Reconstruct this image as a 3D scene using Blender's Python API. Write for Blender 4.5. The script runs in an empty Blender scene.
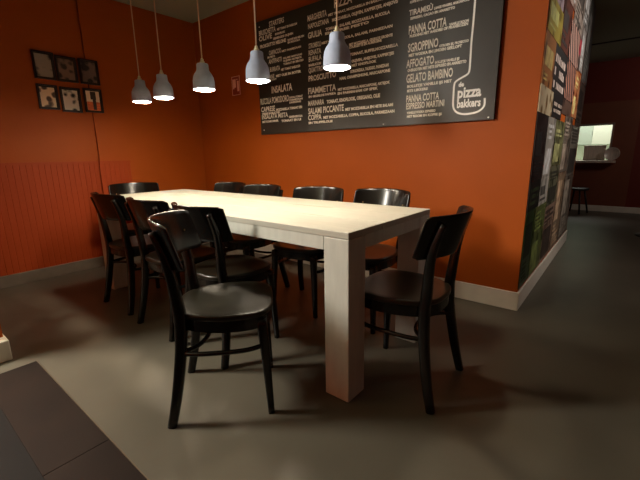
import bpy, bmesh, math, random
from mathutils import Vector, Matrix
C = bpy.context.scene.collection
S = bpy.context.scene
random.seed(7)
PI = math.pi
YW, XP, XL, H = 2.648, -0.460, -3.939, 2.477   # board wall, poster wall, left wall, ceiling

# ------------------------------------------------------------------ materials
def lin(c):
    return tuple(((v/12.92) if v <= .04045 else ((v+.055)/1.055)**2.4) for v in c)
def mat(name, col, rough=.5, metal=0, spec=.5, noise=None, bump=None, emit=None, coat=0, srgb=True):
    m = bpy.data.materials.new(name); m.use_nodes = True
    nt = m.node_tree; b = nt.nodes['Principled BSDF']
    c = lin(col) if srgb else col
    b.inputs['Base Color'].default_value = (*c, 1)
    b.inputs['Roughness'].default_value = rough
    b.inputs['Metallic'].default_value = metal
    b.inputs['Specular IOR Level'].default_value = spec
    b.inputs['Coat Weight'].default_value = coat
    tc = nt.nodes.new('ShaderNodeTexCoord')
    if noise:                                   # (scale, amount, stretch)
        sc, am, st = noise
        mp = nt.nodes.new('ShaderNodeMapping'); mp.inputs['Scale'].default_value = st
        n = nt.nodes.new('ShaderNodeTexNoise'); n.inputs['Scale'].default_value = sc; n.inputs['Detail'].default_value = 6
        r = nt.nodes.new('ShaderNodeValToRGB')
        r.color_ramp.elements[0].position = .3; r.color_ramp.elements[1].position = .7
        r.color_ramp.elements[0].color = (*[v*(1-am) for v in c], 1)
        r.color_ramp.elements[1].color = (*[min(1, v*(1+am)) for v in c], 1)
        nt.links.new(tc.outputs['Object'], mp.inputs[0]); nt.links.new(mp.outputs[0], n.inputs[0])
        nt.links.new(n.outputs[0], r.inputs[0]); nt.links.new(r.outputs[0], b.inputs['Base Color'])
    if bump:                                    # (scale, strength, distance)
        n2 = nt.nodes.new('ShaderNodeTexNoise'); n2.inputs['Scale'].default_value = bump[0]; n2.inputs['Detail'].default_value = 4
        bp = nt.nodes.new('ShaderNodeBump'); bp.inputs['Strength'].default_value = bump[1]; bp.inputs['Distance'].default_value = bump[2]
        nt.links.new(tc.outputs['Object'], n2.inputs[0]); nt.links.new(n2.outputs[0], bp.inputs['Height'])
        nt.links.new(bp.outputs[0], b.inputs['Normal'])
    if emit:
        b.inputs['Emission Color'].default_value = (*emit[0], 1); b.inputs['Emission Strength'].default_value = emit[1]
    return m

M = {}
M['orange']   = mat('orange_paint', (.64,.295,.045), .6, spec=.25, noise=(2.2,.06,(1,1,1)), bump=(60,.15,.003))
M['wainscot'] = mat('red_orange_paint', (.62,.24,.07), .6, spec=.25, bump=(40,.1,.003))
M['white']    = mat('white_trim_paint', (.88,.86,.80), .5, noise=(9,.06,(1,1,1)))
M['greytrim'] = mat('grey_trim_paint', (.42,.38,.33), .6, noise=(9,.1,(1,1,1)))
M['floor']    = mat('worn_floor', (.33,.31,.265), .42, spec=.35, noise=(1.8,.16,(1,1,1)), bump=(9,.12,.004))
M['floor2']   = mat('far_floor', (.055,.052,.048), .75, spec=.15, noise=(2,.2,(1,1,1)))
M['strip']    = mat('dark_brown_strip', (.105,.065,.038), .75, spec=.15, noise=(5,.2,(1,1,1)))
M['seam']     = mat('strip_edge_metal', (.45,.40,.33), .4, metal=.6)
M['ceiling']  = mat('ceiling_paint', (.58,.58,.49), .8)
M['darkred']  = mat('dark_red_paint', (.42,.13,.07), .6)
M['brown']    = mat('brown_red_tone', (.46,.25,.16), .6, noise=(3,.1,(1,1,1)))  # browner tone of the lower far wall
M['table']    = mat('whitewashed_wood', (.66,.65,.60), .55, noise=(5,.07,(1,9,9)), bump=(30,.15,.003))
M['tableleg'] = mat('whitewashed_leg', (.73,.73,.69), .55, noise=(6,.08,(5,5,1)), bump=(30,.15,.003))
M['gap']      = mat('plank_gap', (.38,.34,.27), .8)
M['chair']    = mat('black_lacquer', (.055,.049,.04), .22, spec=.45, noise=(14,.3,(1,1,3)))
M['seat']     = mat('worn_black_seat', (.10,.094,.062), .32, spec=.5, noise=(7,.35,(1,1,1)), bump=(25,.08,.002))
M['board']    = mat('blackboard', (.20,.185,.165), .38, spec=.4, noise=(3,.18,(1,1,1)))
M['chalk']    = mat('chalk_lettering', (.97,.95,.90), .8)
M['paint_w']  = mat('white_painted_line', (.98,.97,.95), .6)
M['shade']    = mat('pale_concrete_shade', (.66,.71,.80), .7, noise=(25,.08,(1,1,1)), bump=(80,.2,.002))
M['socket']   = mat('cream_socket', (.80,.76,.60), .35)
M['brass']    = mat('brass_fitting', (.75,.60,.38), .3, metal=.8)
M['cord']     = mat('beige_cord', (.82,.68,.55), .7)
M['bulb']     = mat('lit_bulb', (1,.9,.8), .5, emit=((1,.83,.62), 150))
M['screw']    = mat('screw_head', (.9,.9,.88), .3)
M['frame']    = mat('black_frame', (.13,.07,.05), .4)
M['signred']  = mat('sign_red', (.62,.20,.12), .5)
M['signpink'] = mat('sign_symbol', (.95,.72,.66), .5)
M['steel']    = mat('brushed_steel', (.55,.50,.46), .3, metal=.35, noise=(6,.3,(14,14,1)))
M['steel2']   = mat('lightened_steel', (.80,.75,.70), .35, metal=.15, noise=(6,.2,(14,14,1)))  # steel colour lightened to stand in for missing light in the dark far room
M['kitchen']  = mat('kitchen_white', (.86,.90,.84), .6)
M['kgrey']    = mat('kitchen_grey', (.70,.77,.72), .5)
M['iron']     = mat('dark_iron', (.08,.07,.065), .4)
M['stoolw']   = mat('dark_stool_wood', (.10,.08,.07), .5)
M['paper']    = mat('paper_white', (.85,.85,.82), .7)

# ------------------------------------------------------------------ helpers
def obj(name, bm, m, parent=None, smooth=False, bevel=0, auto=None):
    me = bpy.data.meshes.new(name)
    bmesh.ops.recalc_face_normals(bm, faces=bm.faces)
    bm.to_mesh(me); bm.free()
    o = bpy.data.objects.new(name, me); C.objects.link(o)
    ms = m if isinstance(m, (list, tuple)) else [m]
    for k in ms: me.materials.append(k)
    if smooth:
        for f in me.polygons: f.use_smooth = True
    if bevel:
        b = o.modifiers.new('bevel', 'BEVEL'); b.width = bevel; b.segments = 2; b.limit_method = 'ANGLE'
    if parent: o.parent = parent
    return o
def box(bm, x0, x1, y0, y1, z0, z1, mi=0):
    v = [bm.verts.new(c) for c in ((x0,y0,z0),(x1,y0,z0),(x1,y1,z0),(x0,y1,z0),(x0,y0,z1),(x1,y0,z1),(x1,y1,z1),(x0,y1,z1))]
    for q in ((0,1,2,3),(4,5,6,7),(0,1,5,4),(1,2,6,5),(2,3,7,6),(3,0,4,7)):
        f = bm.faces.new([v[i] for i in q]); f.material_index = mi
    return v
def bbox(*a, mi=0):
    bm = bmesh.new(); box(bm, *a, mi=mi); return bm
def catmull(P, n=6):
    out = []; k = len(P[0])
    for i in range(len(P)-1):
        p0 = P[max(i-1,0)]; p1 = P[i]; p2 = P[i+1]; p3 = P[min(i+2,len(P)-1)]
        for s in range(n):
            t = s/n
            out.append(tuple(.5*((2*p1[j])+(-p0[j]+p2[j])*t+(2*p0[j]-5*p1[j]+4*p2[j]-p3[j])*t*t+(-p0[j]+3*p1[j]-3*p2[j]+p3[j])*t**3) for j in range(k)))
    out.append(tuple(P[-1])); return out
def sweep(bm, P, nseg=12, e=.55, ref=(0,1,0)):
    """P: (x,y,z,ra,rb) points; ra along side axis, rb along ref axis. superellipse section."""
    rings = []
    for i, q in enumerate(P):
        a = Vector(P[max(i-1,0)][:3]); b = Vector(P[min(i+1,len(P)-1)][:3])
        t = (b-a).normalized(); r = Vector(ref)
        s = t.cross(r).normalized(); u = s.cross(t).normalized()
        ring = []
        for k in range(nseg):
            an = 2*PI*(k+.5)/nseg; c, d = math.cos(an), math.sin(an)
            cc = math.copysign(abs(c)**e, c); dd = math.copysign(abs(d)**e, d)
            ring.append(bm.verts.new(Vector(q[:3])+s*cc*q[3]+u*dd*q[4]))
        rings.append(ring)
    for A, B in zip(rings, rings[1:]):
        for k in range(nseg):
            bm.faces.new((A[k], A[(k+1)%nseg], B[(k+1)%nseg], B[k]))
    bm.faces.new(rings[0]); bm.faces.new(rings[-1][::-1])
def tube(bm, P, r, nseg=10, ref=(0,0,1)):
    sweep(bm, [(*q, r, r) for q in P], nseg, 1.0, ref)
def lathe(bm, prof, n=32, cx=0, cy=0):
    rings = []
    for r, z in prof:
        if r < 1e-5: rings.append([bm.verts.new((cx, cy, z))]); continue
        rings.append([bm.verts.new((cx+r*math.cos(2*PI*k/n), cy+r*math.sin(2*PI*k/n), z)) for k in range(n)])
    for A, B in zip(rings, rings[1:]):
        for k in range(n):
            j = (k+1) % n
            if len(A) == 1: bm.faces.new((A[0], B[k], B[j]))
            elif len(B) == 1: bm.faces.new((A[k], A[j], B[0]))
            else: bm.faces.new((A[k], A[j], B[j], B[k]))
def thing(name, label, cat, loc=(0,0,0), rz=0, group=None):
    o = bpy.data.objects.new(name, None); C.objects.link(o)
    o.location = loc; o.rotation_euler = (0,0,rz); o['label'] = label; o['category'] = cat
    o.empty_display_size = .1
    if group: o['group'] = group
    return o
def tag(o, label, cat, group=None):
    o['label'] = label; o['category'] = cat
    if group: o['group'] = group
    return o
def struct(name, bm, m, parent=None, **k):
    o = obj(name, bm, m, parent, **k)
    if parent is None: o['kind'] = 'structure'
    return o
def dup(root, loc, rz, label, group=None):
    r = root.copy(); C.objects.link(r); r.location = loc; r.rotation_euler = (0,0,rz); r['label'] = label
    if group: r['group'] = group
    for ch in list(root.children):
        c = ch.copy(); C.objects.link(c); c.parent = r
        for g in ch.children:
            d = g.copy(); C.objects.link(d); d.parent = c
    return r
MENU=[
  ('STARTERS', -2.69, 2.187, 0.19, 0.041, 0) ,
  ('BRUSCHETTA', -2.828, 2.136, 0.22, 0.042, 0) ,
  ('met tomaat en basilicum', -2.59, 2.136, 0.242, 0.021, 0) ,
  ('en knoflook', -2.617, 2.102, 0.125, 0.02, 0) ,
  ('OLIVE', -2.832, 2.088, 0.175, 0.042, 0) ,
  ('gemengde olijven', -2.645, 2.069, 0.248, 0.021, 0) ,
  ('PROSCIUTTO MELONE', -2.823, 2.027, 0.339, 0.034, 0) ,
  ('rauwe ham meloen', -2.464, 2.027, 0.192, 0.019, 0) ,
  ('en rucola', -2.465, 2.006, 0.147, 0.019, 0) ,
  ('CARPACCIO', -2.706, 1.95, 0.156, 0.038, 0) ,
  ('met parmezaan', -2.542, 1.949, 0.233, 0.019, 0) ,
  ('en pesto', -2.728, 1.925, 0.1, 0.02, 0) ,
  ('ANTIPASTI', -2.715, 1.877, 0.169, 0.038, 0) ,
  ('salami ham kaas', -2.528, 1.889, 0.229, 0.018, 0) ,
  ('olijven artisjok', -2.529, 1.866, 0.229, 0.018, 0) ,
  ('tomaat en brood', -2.526, 1.839, 0.242, 0.02, 0) ,
  ('BURRATA', -2.702, 1.806, 0.131, 0.039, 0) ,
  ('met tomaat basilicum', -2.556, 1.796, 0.23, 0.023, 0) ,
  ('PANE', -2.729, 1.748, 0.081, 0.035, 0) ,
  ('met olie en boter', -2.626, 1.751, 0.31, 0.024, 0) ,
  ('en zout', -2.72, 1.73, 0.1, 0.017, 0) ,
  ('INSALATA', -2.692, 1.618, 0.265, 0.061, 0) ,
  ('RUCOLA POMODORO', -2.851, 1.529, 0.378, 0.055, 0) ,
  ('rucola tomaat', -2.465, 1.549, 0.161, 0.019, 0) ,
  ('parmezaan', -2.466, 1.527, 0.161, 0.019, 0) ,
  ('dressing', -2.467, 1.506, 0.142, 0.019, 0) ,
  ('CAPRESE', -2.847, 1.46, 0.191, 0.046, 0) ,
  ('mozzarella tomaat en', -2.641, 1.455, 0.327, 0.025, 0) ,
  ('verse basilicum', -2.84, 1.434, 0.244, 0.021, 0) ,
  ('INSALATA MISTA', -2.842, 1.393, 0.352, 0.041, 0) ,
  ('gemengde sla', -2.48, 1.381, 0.169, 0.021, 0) ,
  ('met komkommer', -2.839, 1.359, 0.224, 0.022, 0) ,
  ('tomaat en ui', -2.577, 1.351, 0.247, 0.024, 0) ,
  ('PIZZA', -1.952, 2.171, 0.171, 0.063, 1) ,
  ('MARGHERITA', -2.229, 2.133, 0.203, 0.045, 1) ,
  ('met tomaat, mozzarella en basilicum', -2.012, 2.124, 0.523, 0.021, 1) ,
  ('NAPOLETANA', -2.225, 2.075, 0.222, 0.037, 1) ,
  ('mozzarella, olijven, kappertjes, ansjovis', -1.973, 2.078, 0.58, 0.026, 1) ,
  ('GIULIA', -2.228, 2.001, 0.152, 0.046, 1) ,
  ('tomaat, salami, mozzarella, rucola', -2.041, 2.024, 0.587, 0.025, 1) ,
  ('en verse pesto', -2.045, 1.995, 0.417, 0.022, 1) ,
  ('STROMBOLI', -2.223, 1.923, 0.131, 0.039, 1) ,
  ('met gorgonzola, salami, parmezaan', -2.083, 1.931, 0.652, 0.022, 1) ,
  ('RENATA', -2.225, 1.87, 0.136, 0.039, 1) ,
  ('met mozzarella, gegrilde groente', -1.808, 1.871, 0.379, 0.022, 1) ,
  ('courgette en aubergine', -1.808, 1.852, 0.29, 0.021, 1) ,
  ('BUFALA', -2.226, 1.82, 0.141, 0.039, 1) ,
  ('tomaat, buffelmozzarella', -1.803, 1.798, 0.42, 0.024, 1) ,
  ('basilicum', -2.227, 1.783, 0.136, 0.022, 1) ,
  ('olijven, ansjovis, kappertjes', -1.784, 1.748, 0.371, 0.024, 1) ,
  ('met knoflook', -1.784, 1.717, 0.226, 0.022, 1) ,
  ('QUATTRO', -2.229, 1.733, 0.159, 0.039, 1) ,
  ('gorgonzola, taleggio, parmezaan', -1.798, 1.673, 0.342, 0.026, 1) ,
  ('PROSCIUTTO', -2.231, 1.665, 0.295, 0.044, 1) ,
  ('ham, champignons, mascarpone', -1.901, 1.635, 0.459, 0.025, 1) ,
  ('FIAMMETTA', -2.238, 1.562, 0.301, 0.049, 1) ,
  ('met mozzarella, mascarpone, artisjok', -1.919, 1.554, 0.479, 0.023, 1) ,
  ('en gegrilde paprika', -2.235, 1.531, 0.298, 0.021, 1) ,
  ('en parmaham of spek', -1.922, 1.524, 0.381, 0.023, 1) ,
  ('MARINARA', -2.241, 1.465, 0.177, 0.041, 1) ,
  ('tomaat, knoflook, oregano, olie', -2.036, 1.467, 0.514, 0.032, 1) ,
  ('SALAMI PICCANTE', -2.243, 1.396, 0.384, 0.05, 1) ,
  ('met mozzarella en hete salami', -1.845, 1.393, 0.435, 0.025, 1) ,
  ('COPPA', -2.245, 1.345, 0.151, 0.044, 1) ,
  ('met mozzarella, coppa, rucola, parmezaan', -2.075, 1.346, 0.679, 0.026, 1) ,
  ('en truffelolie', -2.241, 1.313, 0.267, 0.022, 1) ,
  ('koffie en grappa', -1.301, 2.05, 0.13, 0.018, 2) ,
  ('TIRAMISÙ', -1.305, 1.974, 0.17, 0.044, 2) ,
  ('lange vingers, mascarpone', -1.126, 1.973, 0.23, 0.018, 2) ,
  ('espresso, cacao en amaretto', -1.294, 1.947, 0.309, 0.019, 2) ,
  ('PANNA COTTA', -1.303, 1.857, 0.268, 0.054, 2) ,
  ('vanille room', -1.018, 1.853, 0.126, 0.018, 2) ,
  ('pudding met aardbei of frambozen', -1.295, 1.834, 0.4, 0.021, 2) ,
  ('SGROPPINO', -1.305, 1.741, 0.22, 0.056, 2) ,
  ('citroen ijs, prosecco', -1.078, 1.735, 0.194, 0.018, 2) ,
  ('met wodka en limoen geklopt', -1.297, 1.71, 0.372, 0.022, 2) ,
  ('AFFOGATO', -1.313, 1.64, 0.204, 0.053, 2) ,
  ('bolletje vanille ijs', -1.101, 1.637, 0.165, 0.019, 2) ,
  ('overgoten met hete espresso en amaretto', -1.302, 1.612, 0.412, 0.022, 2) ,
  ('GELATO BAMBINO', -1.309, 1.54, 0.335, 0.057, 2) ,
  ('bolletje vanille ijs met', -1.301, 1.505, 0.323, 0.022, 2) ,
  ('iets lekkers', -1.3, 1.476, 0.156, 0.02, 2) ,
  ('PANNA COTTA', -1.304, 1.407, 0.244, 0.048, 2) ,
  ('ESPRESSO MARTINI', -1.302, 1.359, 0.281, 0.042, 2) ,
  ('vanille vodka espresso', -1.296, 1.326, 0.216, 0.02, 2) ,
  ('met room en koffie ijs', -1.295, 1.3, 0.261, 0.02, 2) ,
  ('de', -0.932, 1.47, 0.037, 0.034, 3) ,
  ('pizza', -0.934, 1.4, 0.152, 0.063, 3) ,
  ('bakkers', -0.933, 1.338, 0.152, 0.051, 3) ,
]
PEEL= [(-0.862, 1.966), (-0.864, 1.826), (-0.867, 1.729), (-0.866, 1.623), (-0.867, 1.564), (-0.877, 1.541), (-0.911, 1.525), (-0.943, 1.51), (-0.959, 1.491), (-0.961, 1.428), (-0.96, 1.365), (-0.952, 1.332), (-0.929, 1.308), (-0.889, 1.295), (-0.837, 1.295), (-0.794, 1.304), (-0.767, 1.323), (-0.757, 1.346), (-0.759, 1.383)]
SCREWS= [(-0.727, 1.263), (-1.488, 1.266)]

# ------------------------------------------------------------------ setting
bm = bmesh.new(); box(bm, -6.2, 3.2, -4.2, 8.3, -.10, 0)
struct('floor', bm, M['floor'])
bm = bmesh.new(); box(bm, -6.2, 3.2, -4.2, 6.75, H, H+.1); box(bm, -6.2, 3.2, 6.78, 8.3, H+.0, H+.1)
struct('ceiling', bm, M['ceiling'])
bm = bmesh.new(); box(bm, XP-.2, 3.1, 6.745, 6.785, H-.012, H+.0)
struct('trim_3', bm, M['iron'])
struct('wall_back', bbox(-6.1, XP, YW, YW+.15, 0, H), M['orange'])
struct('wall_right', bbox(XP-.15, XP, YW+.15, 5.22, 0, H), M['orange'])
bm = bmesh.new(); box(bm, XL-.15, XL, -4.1, YW, 0, H); box(bm, XL, XL+.024, 1.50, YW, 0, H)
struct('wall_left', bm, M['orange'])
# far wall with the serving opening
WX0, WX1, WZ0, WZ1 = -.85, -.265, .875, 1.462
bm = bmesh.new()
box(bm, -1.6, WX0, 8.15, 8.25, 0, H); box(bm, WX1, 3.1, 8.15, 8.25, 0, H)
box(bm, WX0, WX1, 8.15, 8.25, 0, WZ0); box(bm, WX0, WX1, 8.15, 8.25, WZ1, H)
struct('wall_far', bm, M['darkred'])
bm = bmesh.new()
box(bm, -1.6, WX0, 8.13, 8.149, .10, 1.83); box(bm, WX1, .07, 8.13, 8.149, .10, 1.83)
box(bm, WX0, WX1, 8.13, 8.149, .10, WZ0); box(bm, WX0, WX1, 8.13, 8.149, WZ1, 1.83)
struct('trim_4', bm, M['brown'])
struct('wall_side_far', bbox(3.0, 3.1, -4.1, 8.15, 0, H), M['darkred'])
struct('wall_behind', bbox(-6.1, 3.0, -4.2, -4.1, 0, H), M['orange'])
struct('wall_inner_far', bbox(-1.7, -1.6, 5.22, 8.25, 0, H), M['darkred'])
# kitchen seen through the opening
bm = bmesh.new()
box(bm, -1.5, .5, 9.6, 9.7, 0, 2.4); box(bm, -1.6, -1.5, 8.26, 9.6, 0, 2.4); box(bm, .5, .6, 8.26, 9.6, 0, 2.4)
box(bm, -1.6, .6, 8.26, 9.7, 2.4, 2.5); box(bm, -1.6, .6, 8.26, 9.7, -.1, 0)
struct('wall_kitchen', bm, M['kitchen'])
bm = bmesh.new(); t = .03
box(bm, WX0-t, WX1+t, 8.115, 8.26, WZ1, WZ1+t); box(bm, WX1, WX1+t, 8.115, 8.26, WZ0, WZ1)
box(bm, WX0-t, WX0, 8.115, 8.26, WZ0, WZ1)
struct('window_1', bm, M['steel'])
# skirting boards
struct('baseboard_back', bbox(XL+.024, XP+.015, YW-.015, YW, 0, .128), M['white'], bevel=.004)
struct('baseboard_right', bbox(XP, XP+.015, YW, 5.22, 0, .128), M['white'], bevel=.004)
struct('baseboard_left', bbox(XL, XL+.03, -4.1, 1.50, 0, .10), M['greytrim'], bevel=.004)
struct('baseboard_left', bbox(XL+.024, XL+.06, 1.47, YW-.02, 0, .10), M['greytrim'], bevel=.004)
struct('baseboard_far', bbox(-1.6, 3.0, 8.105, 8.13, 0, .10), M['white'], bevel=.004)
# grooved wainscot on the left wall
def wainscot(x, y0, y1, z0, z1):
    bm = bmesh.new(); w = .044; y = y0; pts = []
    while y < y1-.001:
        e = min(y+w, y1); pts += [(x+.011, y), (x+.014, y+.004), (x+.014, e-.004), (x+.011, e)]; y = e
    lo = [bm.verts.new((a, b, z0)) for a, b in pts]; hi = [bm.verts.new((a, b, z1)) for a, b in pts]
    for i in range(len(pts)-1): bm.faces.new((lo[i], lo[i+1], hi[i+1], hi[i]))
    a = [bm.verts.new((x, y0, z0)), bm.verts.new((x, y1, z0)), bm.verts.new((x, y0, z1)), bm.verts.new((x, y1, z1))]
    bm.faces.new([a[2]] + hi + [a[3]]); bm.faces.new([a[1]] + lo[::-1] + [a[0]])
    bm.faces.new((a[0], lo[0], hi[0], a[2])); bm.faces.new((a[1], a[3], hi[-1], lo[-1])); bm.faces.new((a[0], a[2], a[3], a[1]))
    box(bm, x, x+.024, y0, y1, z1-.0, z1+.02)
    return bm
struct('trim_1', wainscot(XL, -4.1, 1.485, .10, 1.0), M['wainscot'])
struct('trim_2', wainscot(XL+.024, 1.485, 1.775, .10, 1.0), M['wainscot'])
# wall stub at the left edge and the threshold strip beside it
struct('wall_stub', bbox(XL, -2.50, .215, .345, 0, H), M['orange'])
struct('baseboard_stub', bbox(XL+.03, -2.43, .20, .355, 0, .115), M['white'], bevel=.006)
bm = bmesh.new(); box(bm, -2.30, -1.398, .213, .425, 0, .004); box(bm, -1.395, 1.0, .213, .425, 0, .004)
struct('trim_5', bm, M['strip'])
struct('trim_6', bbox(-2.30, 1.0, .4255, .4295, 0, .0055), M['seam'])
struct('trim_7', bbox(-3.9, 3.0, -4.0, .2125, 0, .003), M['floor2'])

# ------------------------------------------------------------------ long table
TX0, TX1, TY0, TY1, TZ = -3.232, -.80, 1.159, 1.939, .75
tb = thing('dining_table', 'long whitewashed wooden plank table with thick square legs', 'table', ((TX0+TX1)/2, (TY0+TY1)/2, 0))
cx, cy = (TX0+TX1)/2, (TY0+TY1)/2; hx, hy = (TX1-TX0)/2, (TY1-TY0)/2
bm = bmesh.new(); edges = [-hy, -.115, .135, hy]
for a, b in zip(edges, edges[1:]):
    box(bm, -hx, hx, a+(.0025 if a > -hy else 0), b-(.0025 if b < hy else 0), TZ-.028, TZ)
obj('tabletop', bm, M['table'], tb, bevel=.003)
bm = bmesh.new(); box(bm, -hx+.128, hx-.128, -hy+.002, -hy+.03, TZ-.085, TZ-.0285)
obj('apron', bm, M['tableleg'], tb)
bm = bmesh.new(); box(bm, -hx+.128, hx-.128, hy-.03, hy-.002, TZ-.085, TZ-.0285)
obj('apron', bm, M['tableleg'], tb)
for s in (-1, 1):
    x0, x1 = (hx-.03, hx-.002) if s > 0 else (-hx+.002, -hx+.03)
    bm = bmesh.new(); box(bm, x0, x1, -hy+.128, hy-.128, TZ-.085, TZ-.0285)
    obj('apron', bm, M['tableleg'], tb)
for sx in (-1, 1):
    for sy in (-1, 1):
        bm = bmesh.new()
        xs = sorted((sx*hx, sx*(hx-.125))); ys = sorted((sy*hy, sy*(hy-.125)))
        box(bm, xs[0], xs[1], ys[0], ys[1], 0, TZ-.0285)
        obj('leg', bm, M['tableleg'], tb, bevel=.004)

# ------------------------------------------------------------------ bentwood chair
R_ARC, A_MAX = .265, math.radians(50.5)
def back_arc(z):   # centre line of the curved back rest at height z
    lean = (z-.74)*.30
    return lambda a, dr=0: ((R_ARC+dr)*math.sin(a), .030-lean-(R_ARC+dr)*math.cos(a))
def make_chair(label):
    t = thing('bistro_chair', label, 'chair', (0,0,0), 0, 'black bistro chairs around the long table')
    # seat: rounded trapezoid, slightly dished
    bm = bmesh.new(); n = 48; rings = []
    def outline(k, s=1.0):
        a = 2*PI*k/n; c, d = math.cos(a), math.sin(a)
        y = math.copysign(abs(d)**.58, d)*.197*s+.008
        x = math.copysign(abs(c)**.62, c)*(.200 if y > 0 else .200+.24*y)*s
        return x, y
    prof = [(.94,.432),(.992,.434),(1.0,.440),(1.0,.450),(.993,.4555),(.96,.4565),(.8,.4535),(.55,.450),(.25,.449)]
    for s, z in prof:
        rings.append([bm.verts.new((*outline(k, s), z)) for k in range(n)])
    for A, B in zip(rings, rings[1:]):
        for k in range(n): bm.faces.new((A[k], A[(k+1)%n], B[(k+1)%n], B[k]))
    bm.faces.new(rings[0][::-1]); bm.faces.new(rings[-1])
    obj('seat', bm, M['seat'], t, smooth=True)
    bm = bmesh.new(); ro = [];
    for s, z in ((.965,.385),(.965,.4315),(.88,.4315),(.88,.385)):
        ro.append([bm.verts.new((*outline(k, s), z)) for k in range(n)])
    for i in range(4):
        A, B = ro[i], ro[(i+1)%4]
        for k in range(n): bm.faces.new((A[k], A[(k+1)%n], B[(k+1)%n], B[k]))
    obj('seat_frame', bm, M['chair'], t, smooth=False)
    # back rest
    bm = bmesh.new(); nz, na = 10, 20; z0, z1 = .640, .815; th = .0065
    grid = {}
    for side in (0, 1):
        for i in range(nz+1):
            for j in range(na+1):
                v = -1+2*j/na; w = -1+2*i/nz
                # rounded corners: shrink height near the ends
                e = max(0, abs(v)-.92)/.08; zz = (z0+z1)/2+w*(z1-z0)/2*(1-.10*e**2.2)
                zz += .006*(1-v*v) if w > 0 else 0
                x, y = back_arc(zz)(v*A_MAX, th if side else -th)
                grid[side,i,j] = bm.verts.new((x, y, zz))
    for side in (0, 1):
        for i in range(nz):
            for j in range(na):
                bm.faces.new([grid[side,a,b] for a, b in ((i,j),(i,j+1),(i+1,j+1),(i+1,j))])
    for j in range(na):
        for i in (0, nz): bm.faces.new([grid[0,i,j], grid[0,i,j+1], grid[1,i,j+1], grid[1,i,j]])
    for i in range(nz):
        for j in (0, na): bm.faces.new([grid[0,i,j], grid[0,i+1,j], grid[1,i+1,j], grid[1,i,j]])
    br = obj('backrest', bm, M['chair'], t, smooth=True)
    bv = br.modifiers.new('bevel', 'BEVEL'); bv.width = .004; bv.segments = 2; bv.limit_method = 'ANGLE'; bv.angle_limit = math.radians(50)
    for s in (-1, 1):
        def arcp(z):
            x, y = back_arc(z)(s*math.radians(36), .018); return x, y
        x1, y1 = arcp(.66); x2, y2 = arcp(.795)
        P = [(s*.195,-.215,0,.015,.018),(s*.184,-.186,.13,.017,.020),(s*.165,-.160,.30,.019,.022),(s*.153,-.152,.42,.020,.023),(s*.150,-.157,.50,.019,.022),
             (x1,y1,.66,.0165,.017),(x2,y2,.785,.013,.011)]
        bm = bmesh.new(); sweep(bm, catmull(P, 6)); obj('back_leg', bm, M['chair'], t, smooth=True)
        bm = bmesh.new()
        P = [(s*.172,.178,0,.013,.013),(s*.163,.168,.22,.0175,.0175),(s*.153,.156,.417,.022,.022)]
        sweep(bm, catmull(P, 5)); obj('front_leg', bm, M['chair'], t, smooth=True)
        bm = bmesh.new()
        P = [(s*.166,-.160,.300),(s*.188,-.08,.302),(s*.190,.08,.303),(s*.160,.163,.305)]
        tube(bm, catmull(P, 6), .0095); obj('stretcher', bm, M['chair'], t, smooth=True)
        bm = bmesh.new(); lathe(bm, [(0,.0),(.004,.0),(.004,.004),(0,.004)], 10)
        xx, yy = back_arc(.73)(s*math.radians(36), -.010)
        for v in bm.verts: v.co = Vector((xx-s*0+v.co.x, yy+v.co.z, .73+v.co.y))
        obj('screw', bm, M['brass'], t)
    bm = bmesh.new()
    P = [(-.165,-.160,.300),(-.10,-.098,.300),(0,-.076,.300),(.10,-.098,.300),(.165,-.160,.300)]
    tube(bm, catmull(P, 6), .0095); obj('stretcher', bm, M['chair'], t, smooth=True)
    return t
R = math.radians
spots = [  # x, y, heading of the sitter in degrees (0 = +x), label
 (-1.268, .903, 47, 'black bistro chair nearest the camera, turned askew, left of the near table leg'),
 (-.720, 1.505, 182, 'black bistro chair alone at the right end of the table'),
 (-1.645, 1.215, 90, 'near side chair tucked in directly behind the nearest askew chair'),
 (-2.125, 1.205, 90, 'near side chair, second from the left, partly hiding the tabletop edge'),
 (-2.695, 1.225, 90, 'leftmost near side chair, standing in front of the left table leg'),
 (-3.31, 1.535, -18, 'black chair at the far left end of the table, beside the red wainscot'),
 (-2.66, 1.87, -90, 'wall side chair at the far left of the row, half hidden by its neighbour'),
 (-2.215, 1.84, -90, 'wall side chair second from the left, its back under the left lamps'),
 (-1.66, 1.89, -82, 'wall side chair third from the left, below the big menu board'),
 (-1.215, 1.96, -92, 'wall side chair nearest the right end of the table'),
]
chair0 = None
for x, y, h, lab in spots:
    rz = R(h-90)
    if chair0 is None:
        chair0 = make_chair(lab); chair0.location = (x, y, 0); chair0.rotation_euler = (0,0,rz)
    else: dup(chair0, (x, y, 0), rz, lab)

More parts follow.
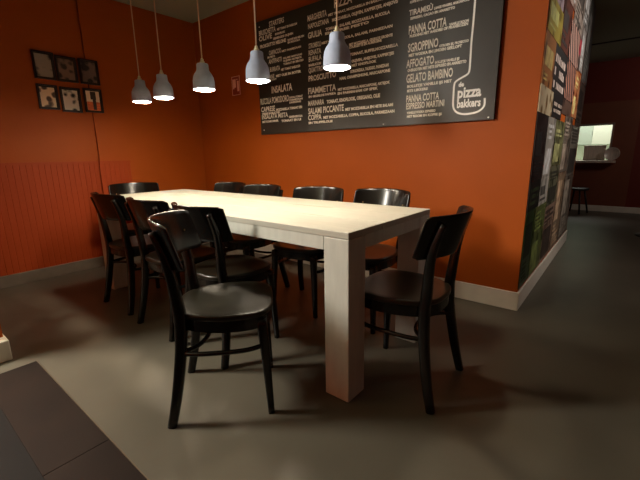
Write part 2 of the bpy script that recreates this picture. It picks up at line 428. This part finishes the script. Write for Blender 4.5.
# ------------------------------------------------------------------ pendants
def make_pendant(label):
    t = thing('pendant_lamp', label, 'lamp', (0,0,1.46), 0, 'pendant lamps in a row above the long table')
    bm = bmesh.new()
    outer = [(.0690,0.0000),(.0683,0.0107),(.0675,0.0312),(.0665,0.0534),(.063,0.0730),(.054,0.0926),(.043,0.1068),(.038,0.1175),(.0365,0.1335),(.036,0.1495),(.032,0.1549),(.012,0.1557)]
    inner = [(.012,0.1513),(.030,0.1495),(.033,0.1113),(.048,0.0890),(.058,0.0712),(.062,0.0490),(.064,0.0267),(.066,0.0000)]
    lathe(bm, outer+inner+[outer[0]], 40)
    bmesh.ops.remove_doubles(bm, verts=bm.verts, dist=1e-5)
    obj('lamp_shade', bm, M['shade'], t, smooth=True)
    bm = bmesh.new(); lathe(bm, [(0,.1565),(.015,.1565),(.015,.168),(.010,.171),(.010,.180),(.005,.187),(0,.187)], 20)
    obj('socket', bm, M['socket'], t, smooth=False)
    bm = bmesh.new(); tube(bm, [(0,0,.184),(0,0,H-1.46-.03)], .004, 8, ref=(0,1,0)); obj('cord', bm, M['cord'], t, smooth=True)
    bm = bmesh.new(); lathe(bm, [(0,H-1.46-.03),(.03,H-1.46-.026),(.045,H-1.46-.004),(.045,H-1.46),(0,H-1.46)], 24); obj('ceiling_cup', bm, M['shade'], t, smooth=True)
    bm = bmesh.new(); lathe(bm, [(0,-.008),(.022,-.0075),(.044,-.005),(.057,.001),(.061,.012),(.056,.030),(.035,.048),(.015,.062),(.013,.15),(0,.15)], 28)
    obj('bulb', bm, M['bulb'], t, smooth=True)
    return t
plabs = ['leftmost pendant lamp with pale bell shade', 'second pendant lamp from the left, close beside the leftmost one',
         'middle pendant lamp, hanging left of the red wall sign', 'pendant lamp hanging over the left edge of the menu board',
         'rightmost and largest looking pendant lamp, in front of the board lettering']
p0 = None
for (x, y), lab in zip([(-2.945,1.487),(-2.642,1.498),(-2.155,1.503),(-1.695,1.545),(-1.165,1.585)], plabs):
    if p0 is None: p0 = make_pendant(lab); p0.location = (x, y, 1.46)
    else: dup(p0, (x, y, 1.46), 0, lab)

# ------------------------------------------------------------------ menu board
mb = thing('menu_board', 'huge black menu board with white handwritten lettering on the orange wall', 'menu board', (-1.78, YW, 1.24))
def loc(o): o.matrix_parent_inverse = Matrix.Translation(-Vector(o.parent.location)); return o
BX0, BX1, BZ0, BZ1, BY = -2.866, -.694, 1.248, 2.258, YW-.028
loc(obj('board', bbox(BX0, BX1, BY, YW-.001, BZ0, BZ1), M['board'], mb, bevel=.002))
def text_mesh(bm, s, u, z, w, h, y, off=0):
    cu = bpy.data.curves.new('t', 'FONT'); cu.body = s; cu.size = 1; cu.fill_mode = 'FRONT'; cu.resolution_u = 2; cu.offset = off
    o = bpy.data.objects.new('t', cu); C.objects.link(o)
    dg = bpy.context.evaluated_depsgraph_get(); dg.update(); oe = o.evaluated_get(dg); me = oe.to_mesh()
    xs = [v.co.x for v in me.vertices]; ys = [v.co.y for v in me.vertices]
    x0, x1 = min(xs), max(xs); hh = max(ys) if s != 'de' else max(ys)
    rnd = random.Random(s)
    base = len(bm.verts); vs = [bm.verts.new((u+(v.co.x-x0)/(x1-x0)*w, y, z+v.co.y/hh*h)) for v in me.vertices]
    for p in me.polygons:
        try: bm.faces.new([vs[i] for i in p.vertices])
        except ValueError: pass
    oe.to_mesh_clear(); bpy.data.objects.remove(o); bpy.data.curves.remove(cu)
for s, u, z, w, h, c in MENU:
    small = h < .035
    bm = bmesh.new()
    text_mesh(bm, s.upper() if (small and c < 3) else s, u, z, w, h*(.85 if small else 1), BY-.0012, .06 if small else (.035 if c == 3 else .025))
    loc(obj('logo_word' if c == 3 else 'menu_text' if small else 'menu_heading', bm, M['chalk'] if c < 3 else M['paint_w'], mb))
bm = bmesh.new()
P = catmull([(u, BY-.001, z) for u, z in [(-.862,2.25)]+PEEL], 4)
def band(bm, P, w):
    L, Rr = [], []
    for i, q in enumerate(P):
        a = Vector(P[max(i-1,0)]); b = Vector(P[min(i+1,len(P)-1)]); t = (b-a).normalized(); n = Vector((-t.z,0,t.x))
        L.append(bm.verts.new(Vector(q)+n*w/2)); Rr.append(bm.verts.new(Vector(q)-n*w/2))
    for i in range(len(P)-1): bm.faces.new((L[i], L[i+1], Rr[i+1], Rr[i]))
band(bm, P, .0125)
loc(obj('logo_outline', bm, M['paint_w'], mb))
for u, z in SCREWS+[(-2.82,1.29),(-2.82,2.21),(-.727,2.21),(-1.488,2.22)]:
    bm = bmesh.new(); lathe(bm, [(0,0),(.006,0),(.005,.003),(0,.004)], 12)
    for v in bm.verts: v.co = Vector((u+v.co.x, BY-v.co.z, z+v.co.y))
    loc(obj('screw', bm, M['screw'], mb))

# ------------------------------------------------------------------ red wall sign
sg = thing('wall_sign', 'small red safety sign with pale pictogram left of the menu board', 'sign', (-3.235, YW, 1.66))
loc(obj('panel', bbox(-3.298, -3.172, YW-.006, YW-.0005, 1.66, 1.842), M['signred'], sg))
bm = bmesh.new(); y = YW-.0075
box(bm, -3.285, -3.236, y, y+.001, 1.735, 1.815); box(bm, -3.216, -3.190, y, y+.001, 1.695, 1.795); box(bm, -3.224, -3.205, y, y+.001, 1.805, 1.815)
box(bm, -3.285, -3.262, y, y+.001, 1.722, 1.735)
loc(obj('pictogram', bm, M['signpink'], sg))
bm = bmesh.new()
for a in ((-3.298,-3.172,1.66,1.665),(-3.298,-3.172,1.837,1.842),(-3.298,-3.293,1.66,1.842),(-3.177,-3.172,1.66,1.842)):
    box(bm, a[0], a[1], YW-.009, YW-.0062, a[2], a[3])
loc(obj('rim', bm, M['signpink'], sg))

# ------------------------------------------------------------------ framed photographs
def picture_mat(name, seed, dark, light, warm=None, scale=9):
    m = bpy.data.materials.new(name); m.use_nodes = True; nt = m.node_tree; b = nt.nodes['Principled BSDF']
    b.inputs['Roughness'].default_value = .35
    tc = nt.nodes.new('ShaderNodeTexCoord'); mp = nt.nodes.new('ShaderNodeMapping'); mp.inputs['Location'].default_value = (seed*3.7, seed*1.3, seed*2.1)
    n = nt.nodes.new('ShaderNodeTexNoise'); n.inputs['Scale'].default_value = scale; n.inputs['Detail'].default_value = 3
    v = nt.nodes.new('ShaderNodeTexVoronoi'); v.inputs['Scale'].default_value = scale*1.3
    mx = nt.nodes.new('ShaderNodeMath'); mx.operation = 'MULTIPLY'
    r = nt.nodes.new('ShaderNodeValToRGB'); r.color_ramp.elements[0].position = .13; r.color_ramp.elements[1].position = .24
    r.color_ramp.elements[0].color = (*lin(dark), 1); r.color_ramp.elements[1].color = (*lin(light), 1)
    if warm:
        e = r.color_ramp.elements.new(.19); e.color = (*lin(warm), 1)
    L = nt.links.new
    L(tc.outputs['Object'], mp.inputs[0]); L(mp.outputs[0], n.inputs[0]); L(mp.outputs[0], v.inputs[0])
    L(n.outputs[0], mx.inputs[0]); L(v.outputs[0], mx.inputs[1]); L(mx.outputs[0], r.inputs[0]); L(r.outputs[0], b.inputs['Base Color'])
    return m
frames = [
 (1.098,1.252,1.708,1.926,(.12,.10,.09),(.60,.55,.50),None,'top left framed photograph, dim grey picture in a dark frame'),
 (1.262,1.420,1.708,1.914,(.16,.11,.09),(.50,.40,.34),None,'top middle framed photograph with two pale figures'),
 (1.434,1.590,1.704,1.914,(.12,.09,.08),(.42,.34,.30),None,'top right framed photograph, darkest picture, hung across the wall step'),
 (1.094,1.242,1.464,1.664,(.30,.24,.18),(.90,.80,.66),(.6,.5,.4),'bottom left framed photograph, pale sepia picture'),
 (1.262,1.418,1.452,1.660,(.06,.05,.05),(.85,.80,.74),None,'bottom middle framed photograph, black and white contrast picture'),
 (1.440,1.590,1.460,1.668,(.80,.36,.20),(.95,.88,.78),(.93,.72,.58),'bottom right framed photograph with an orange lower half'),
]
for i, (y0, y1, z0, z1, dk, lt, wm, lab) in enumerate(frames):
    xb = XL+.001 if i % 3 < 2 else XL+.0245
    t = thing('picture_frame', lab, 'picture', (xb, (y0+y1)/2, z0), 0, 'six framed photographs on the left wall')
    bm = bmesh.new(); w = .010
    box(bm, xb, xb+.022, y0, y1, z0, z0+w); box(bm, xb, xb+.022, y0, y1, z1-w, z1)
    box(bm, xb, xb+.022, y0, y0+w, z0+w, z1-w); box(bm, xb, xb+.022, y1-w, y1, z0+w, z1-w)
    loc(obj('frame', bm, M['frame'], t))
    pw = .016
    bm = bmesh.new(); box(bm, xb, xb+.012, y0+w, y1-w, z0+w, z1-w)
    loc(obj('backing', bm, M['frame'], t))
    y0i, y1i, z0i, z1i = y0+w+pw*.4, y1-w-pw*.8, z0+w+.008, z1-w-.012
    if i == 5:
        bm = bmesh.new(); box(bm, xb+.012, xb+.0135, y0i, y1i, z0i, z1i)
        box(bm, xb+.0136, xb+.0142, y0i, y1i, z0i, z0i+.075, mi=1)
        box(bm, xb+.0136, xb+.0144, y0i+.035, y1i-.03, z0i+.095, z1i-.004, mi=2)
        box(bm, xb+.0143, xb+.0148, y0i+.05, y0i+.078, z0i+.005, z0i+.10, mi=2)
        loc(obj('photograph', bm, [mat('photo_cream',(.92,.82,.70),.4), mat('photo_orange',(.85,.42,.22),.4,noise=(12,.3,(1,1,4))), mat('photo_dark',(.22,.17,.14),.4)], t))
    else:
        loc(obj('photograph', bbox(xb+.012, xb+.0135, y0i, y1i, z0i, z1i), picture_mat('photo_%d' % i, i+1, dk, lt, wm, 13), t))

# ------------------------------------------------------------------ posters on the side wall
def poster_mat(name, kind, a, b, seed):
    """kind: plain noise picture, 'stripes' (diagonal), 'blocks' (letter-like blocks)"""
    if kind == 'pic': return picture_mat(name, seed, a, b, None, 8)
    if kind == 'blocks': return mat(name, a, .45)
    m = bpy.data.materials.new(name); m.use_nodes = True; nt = m.node_tree; bs = nt.nodes['Principled BSDF']; bs.inputs['Roughness'].default_value = .5
    L = nt.links.new
    tc = nt.nodes.new('ShaderNodeTexCoord'); mp = nt.nodes.new('ShaderNodeMapping')
    if kind == 'stripes':
        mp.inputs['Rotation'].default_value = (R(35),0,0); w = nt.nodes.new('ShaderNodeTexWave'); w.bands_direction = 'Z'; w.inputs['Scale'].default_value = 4.2; w.inputs['Distortion'].default_value = .8
        src = w.outputs['Fac'] if 'Fac' in w.outputs else w.outputs[1]; thr = .72
    else:
        w = nt.nodes.new('ShaderNodeTexBrick'); w.inputs['Scale'].default_value = 1; w.inputs['Brick Width'].default_value = .16; w.inputs['Row Height'].default_value = .075; w.inputs['Mortar Size'].default_value = .022
        w.inputs['Color1'].default_value = (0,0,0,1); w.inputs['Color2'].default_value = (.95,.95,.95,1); w.inputs['Mortar'].default_value = (0,0,0,1)
        mp.inputs['Rotation'].default_value = (0,R(90),0); mp.inputs['Rotation'].default_value = (R(-90),R(0),R(-90))
        src = w.outputs['Color']; thr = .5
    r = nt.nodes.new('ShaderNodeValToRGB'); r.color_ramp.interpolation = 'CONSTANT'
    r.color_ramp.elements[0].color = (*lin(a), 1); r.color_ramp.elements[1].position = thr; r.color_ramp.elements[1].color = (*lin(b), 1)
    L(tc.outputs['Object'], mp.inputs[0]); L(mp.outputs[0], w.inputs[0]); L(src, r.inputs[0]); L(r.outputs[0], bs.inputs['Base Color'])
    return m
m_print = {}
posters = [ # y0,y1,z0,z1,kind,dark,light,label
 (2.66,3.10,2.12,2.46,'pic',(.45,.32,.25),(.75,.60,.50),'brown poster at the ceiling above the pale one'),
 (2.67,3.12,1.93,2.11,'pic',(.50,.40,.45),(.80,.72,.76),'pale mauve poster above the yellow one'),
 (2.67,3.16,1.74,1.92,'pic',(.55,.47,.12),(.80,.72,.30),'yellow poster at the upper outer corner'),
 (2.66,3.02,1.44,1.73,'pic',(.45,.28,.14),(.75,.50,.28),'tan and orange poster below the yellow one'),
 (2.66,3.12,1.285,1.43,'pic',(.55,.42,.24),(.92,.85,.70),'cream poster with gold shape below the tan one'),
 (3.04,3.62,1.44,1.73,'blocks',(.06,.04,.04),(.90,.82,.78),'black poster with rows of white block letters'),
 (3.14,3.60,1.29,1.43,'blocks',(.05,.04,.04),(.88,.80,.74),'small black poster with pale blocks below the lettered one'),
 (3.18,3.58,1.75,2.06,'pic',(.24,.10,.08),(.40,.22,.18),'dark maroon poster beside the yellow one'),
 (3.14,3.66,2.08,2.46,'pic',(.48,.38,.34),(.72,.62,.58),'faded beige poster near the ceiling'),
 (3.60,4.20,1.75,2.00,'stripes',(.07,.05,.05),(.85,.66,.60),'black poster with pink diagonal stripes'),
 (3.64,4.20,1.46,1.73,'stripes',(.08,.05,.05),(.75,.52,.44),'dark poster with reddish diagonal stripes, lower of two'),
 (3.68,4.22,2.02,2.46,'pic',(.22,.18,.17),(.62,.56,.52),'grey crumpled looking poster near the ceiling'),
 (4.22,4.34,1.88,2.00,'pic',(.60,.10,.18),(.75,.20,.28),'tiny magenta flyer'),
 (4.22,4.62,1.36,1.74,'pic',(.50,.22,.12),(.78,.52,.34),'bright orange and pink poster'),
 (4.36,4.62,1.78,2.12,'pic',(.45,.43,.42),(.70,.68,.66),'pale grey strip poster below the tall grey one'),
 (4.24,4.66,2.14,2.46,'pic',(.34,.33,.32),(.58,.57,.56),'tall grey poster by the ceiling'),
 (4.68,5.18,1.72,2.46,'pic',(.12,.12,.12),(.34,.34,.33),'dark grey poster at the far upper end'),
 (4.66,5.18,1.30,1.70,'pic',(.12,.10,.09),(.30,.26,.23),'dark brown poster at the far end'),
 (2.66,3.04,.86,1.27,'pic',(.06,.05,.05),(.16,.15,.14),'near black poster at the outer corner'),
 (3.06,3.40,.86,1.27,'pic',(.42,.40,.38),(.66,.64,.60),'tall pale grey poster beside the near black one'),
 (3.42,3.90,.94,1.27,'pic',(.14,.15,.08),(.42,.42,.28),'olive green poster at mid height'),
 (3.92,4.44,.86,1.34,'pic',(.12,.10,.09),(.40,.36,.32),'brown grey poster at mid height'),
 (4.46,5.10,.80,1.28,'pic',(.18,.17,.16),(.44,.42,.38),'grey poster at mid height by the far end'),
 (2.66,3.02,.67,.85,'blocks',(.05,.06,.04),(.24,.30,.18),'small black poster with green lettering'),
 (3.04,3.38,.66,.85,'pic',(.50,.49,.46),(.72,.70,.66),'small white flyer at lower mid height'),
 (3.40,3.88,.62,.92,'pic',(.16,.18,.12),(.38,.38,.30),'dark green and white flyer'),
 (2.66,2.94,.15,.66,'pic',(.06,.12,.04),(.14,.24,.08),'dark green poster just above the skirting'),
 (2.95,3.38,.15,.65,'pic',(.12,.18,.05),(.34,.38,.20),'green meadow coloured poster above the skirting'),
 (3.40,3.90,.15,.60,'pic',(.30,.22,.17),(.52,.42,.36),'dusky pink poster above the skirting'),
 (3.92,4.40,.15,.84,'pic',(.20,.16,.12),(.50,.42,.34),'tall beige poster above the skirting'),
 (4.42,5.12,.15,.78,'pic',(.18,.16,.14),(.42,.39,.35),'wide grey brown poster at the far lower end'),
 (3.63,4.21,1.345,1.45,'pic',(.14,.10,.09),(.34,.26,.22),'dark brown flyer under the reddish striped poster'),
 (4.22,4.35,1.75,1.87,'pic',(.16,.12,.11),(.36,.30,.28),'tiny dark flyer just under the magenta flyer'),
 (4.23,4.35,2.01,2.13,'pic',(.30,.27,.26),(.50,.46,.44),'tiny grey flyer just above the magenta flyer'),
]
for i, (y0, y1, z0, z1, k, a, b, lab) in enumerate(posters):
    m = poster_mat('poster_%d' % i, k, a, b, i+2)
    t = thing('poster', lab+' on the poster covered side wall', 'poster', (XP, (y0+y1)/2, z0), 0, 'posters on the side wall')
    bm = bmesh.new(); dx = (i*3 % 7)*.0005; box(bm, XP+.0005, XP+.004+dx, y0-.008, y1+.010, z0-.006, z1+.010)
    loc(obj('sheet', bm, m, t))
    rnd = random.Random(i*13+5); bm = bmesh.new(); Y, Z = y1-y0, z1-z0; cnt = 0
    if k == 'blocks':                      # rows of letter sized blocks
        z = z0+.03; hh = .052 if lab.startswith('black poster') else .028
        while z+hh < z1-.01:
            y = y0+.03
            while y < y1-.06:
                w = rnd.uniform(.3,.75)*hh*1.5
                if rnd.random() < .8: box(bm, XP+.0042+dx, XP+.005+dx, y, y+w, z, z+hh*rnd.uniform(.75,1)); cnt += 1
                y += w+hh*.45
            z += hh*1.55
        pm = m_print[b]= mat('print_%d' % i, b, .5)
    elif k == 'pic' and min(Y, Z) > .15:
        # a picture panel and a few lines of print
        up_ = rnd.random() < .5; light = rnd.random() < .55
        za, zb = (z0+Z*.38, z1-.02) if up_ else (z0+.02, z0+Z*.6)
        box(bm, XP+.0042+dx, XP+.0048+dx, y0+.03, y0+Y*rnd.uniform(.5,.9), za, za+(zb-za)*rnd.uniform(.6,1)); cnt += 1
        zz = z0+.03 if up_ else z0+Z*.66
        while zz < (za if up_ else z1)-.035:
            hh = rnd.uniform(.010,.026); box(bm, XP+.0042+dx, XP+.0049+dx, y0+.04, y0+Y*rnd.uniform(.45,.92), zz, zz+hh); zz += hh*1.9; cnt += 1
        f = 1.45 if light else .45
        pm = mat('print_%d' % i, tuple(min(.95, v*f) for v in b), .5, noise=(11,.6,(1,1,1)))
    if cnt: loc(obj('print', bm, pm, t))
    else: bm.free()

# ------------------------------------------------------------------ far room
tag(obj('serving_shelf', bbox(-.80, -.15, 7.98, 8.114, .835, .872), M['steel2'], bevel=.004), 'steel shelf under the lit kitchen hatch on the far wall', 'shelf')
t = thing('steel_container', 'steel container standing in the lit kitchen hatch', 'container', (-.46, 8.25, .873))
bm = bmesh.new(); box(bm, -.16, .15, -.06, .08, .004, .24); loc2 = obj('body', bm, M['steel2'], t, bevel=.008)
bm = bmesh.new(); box(bm, -.165, .155, -.065, .085, .24, .255); obj('rim', bm, M['steel2'], t, bevel=.003)
t = thing('serving_tray', 'round dull tray leaning beside the hatch on the steel shelf', 'tray', (-.215, 8.07, .874))
bm = bmesh.new(); lathe(bm, [(0,0),(.095,0),(.105,.012),(.108,.012),(.098,-.006),(0,-.006)], 32)
for v in bm.verts: v.co = Vector((v.co.x, .02-v.co.z*1.0+(v.co.y)*.12, .11+v.co.y))
obj('plate', bm, M['steel2'], t, smooth=True)
tag(obj('wall_paper_note', bbox(-.765, -.715, 8.10, 8.104, 1.36, 1.56), M['paper']), 'pale paper note hanging at the top left of the kitchen hatch', 'note')
kc = thing('kitchen_cupboard', 'pale grey green wall cupboard inside the bright kitchen', 'cupboard', (-.50, 9.4, 1.15))
obj('body', bbox(-.42, .22, -.10, .19, 0, .62), M['kgrey'], kc)
obj('door', bbox(-.41, -.105, -.115, -.1005, .01, .61), M['kgrey'], kc)
obj('door', bbox(-.095, .21, -.115, -.1005, .01, .61), M['kitchen'], kc)
st = thing('stool', 'small dark stool standing against the far wall below the hatch', 'stool', (-.60, 7.72, 0))
bm = bmesh.new(); lathe(bm, [(0,.39),(.15,.39),(.17,.40),(.17,.425),(.15,.432),(0,.43)], 28); obj('seat', bm, M['stoolw'], st, smooth=True)
for k in range(4):
    a = R(45+90*k-20); bm = bmesh.new(); tube(bm, [(.11*math.cos(a), .11*math.sin(a), .392), (.20*math.cos(a), .20*math.sin(a), 0)], .014, 8, ref=(0,1,0)); obj('leg', bm, M['stoolw'], st, smooth=True)
bs = thing('stand', 'dark round metal stand base on the far floor at the right edge', 'stand', (.40, 6.05, 0))
bm = bmesh.new(); lathe(bm, [(0,0),(.21,0),(.21,.012),(.06,.035),(0,.035)], 32); obj('base', bm, M['iron'], bs, smooth=True)
bm = bmesh.new(); tube(bm, [(0,0,.03),(0,0,.70)], .025, 12, ref=(0,1,0)); obj('pole', bm, M['iron'], bs, smooth=True)

# ------------------------------------------------------------------ light
def area(name, loc, target, size, power, col, shape='SQUARE', sy=None):
    l = bpy.data.lights.new(name, 'AREA'); l.energy = power; l.color = col; l.size = size; l.shape = shape
    if sy: l.shape = 'RECTANGLE'; l.size_y = sy
    o = bpy.data.objects.new(name, l); C.objects.link(o); o.location = loc
    o.rotation_euler = (Vector(target)-Vector(loc)).to_track_quat('-Z', 'Y').to_euler(); return o
l = bpy.data.lights.new('side_room_lamp', 'POINT'); l.energy = 300; l.color = (1.0,.94,.83); l.shadow_soft_size = .22
o = bpy.data.objects.new('side_room_lamp', l); C.objects.link(o); o.location = (-3.05, -.6, 2.08)
area('poster_fill', (1.0, 3.9, 2.42), (-.46, 3.9, 1.5), .4, 10, (1.0,.90,.80)).data.spread = R(95)  # added fill, no lamp of the room, lifts the poster wall
area('far_wall_fill', (1.6, 6.4, 2.40), (.2, 8.1, 1.0), .6, 7, (1.0,.90,.80))  # invented fill that brightens the far wall, no fitting there
area('kitchen_light', (-.6, 9.0, 2.38), (-.6, 9.0, 0), 1.0, 30, (1.0,.99,.90))
w = bpy.data.worlds.new('world'); S.world = w; w.use_nodes = True
w.node_tree.nodes['Background'].inputs[0].default_value = (.5,.45,.4,1); w.node_tree.nodes['Background'].inputs[1].default_value = .02

# ------------------------------------------------------------------ camera
cam = bpy.data.cameras.new('camera'); co = bpy.data.objects.new('camera', cam); C.objects.link(co)
rt = Vector((.77759462,.62857717,-.01540593)); up = Vector((-.12927731,.18380757,.97442401)); fw = Vector((-.61533242,.75571523,-.22418854))
co.matrix_world = Matrix(((rt.x,up.x,-fw.x,0),(rt.y,up.y,-fw.y,0),(rt.z,up.z,-fw.z,1.0477),(0,0,0,1)))
cam.sensor_width = 36; cam.lens = 371.55/640*36; cam.clip_start = .02
S.camera = co
S.view_settings.view_transform = 'Standard'; S.view_settings.look = 'None'; S.view_settings.gamma = 1; S.view_settings.use_curve_mapping = False
S.view_settings.exposure = .55
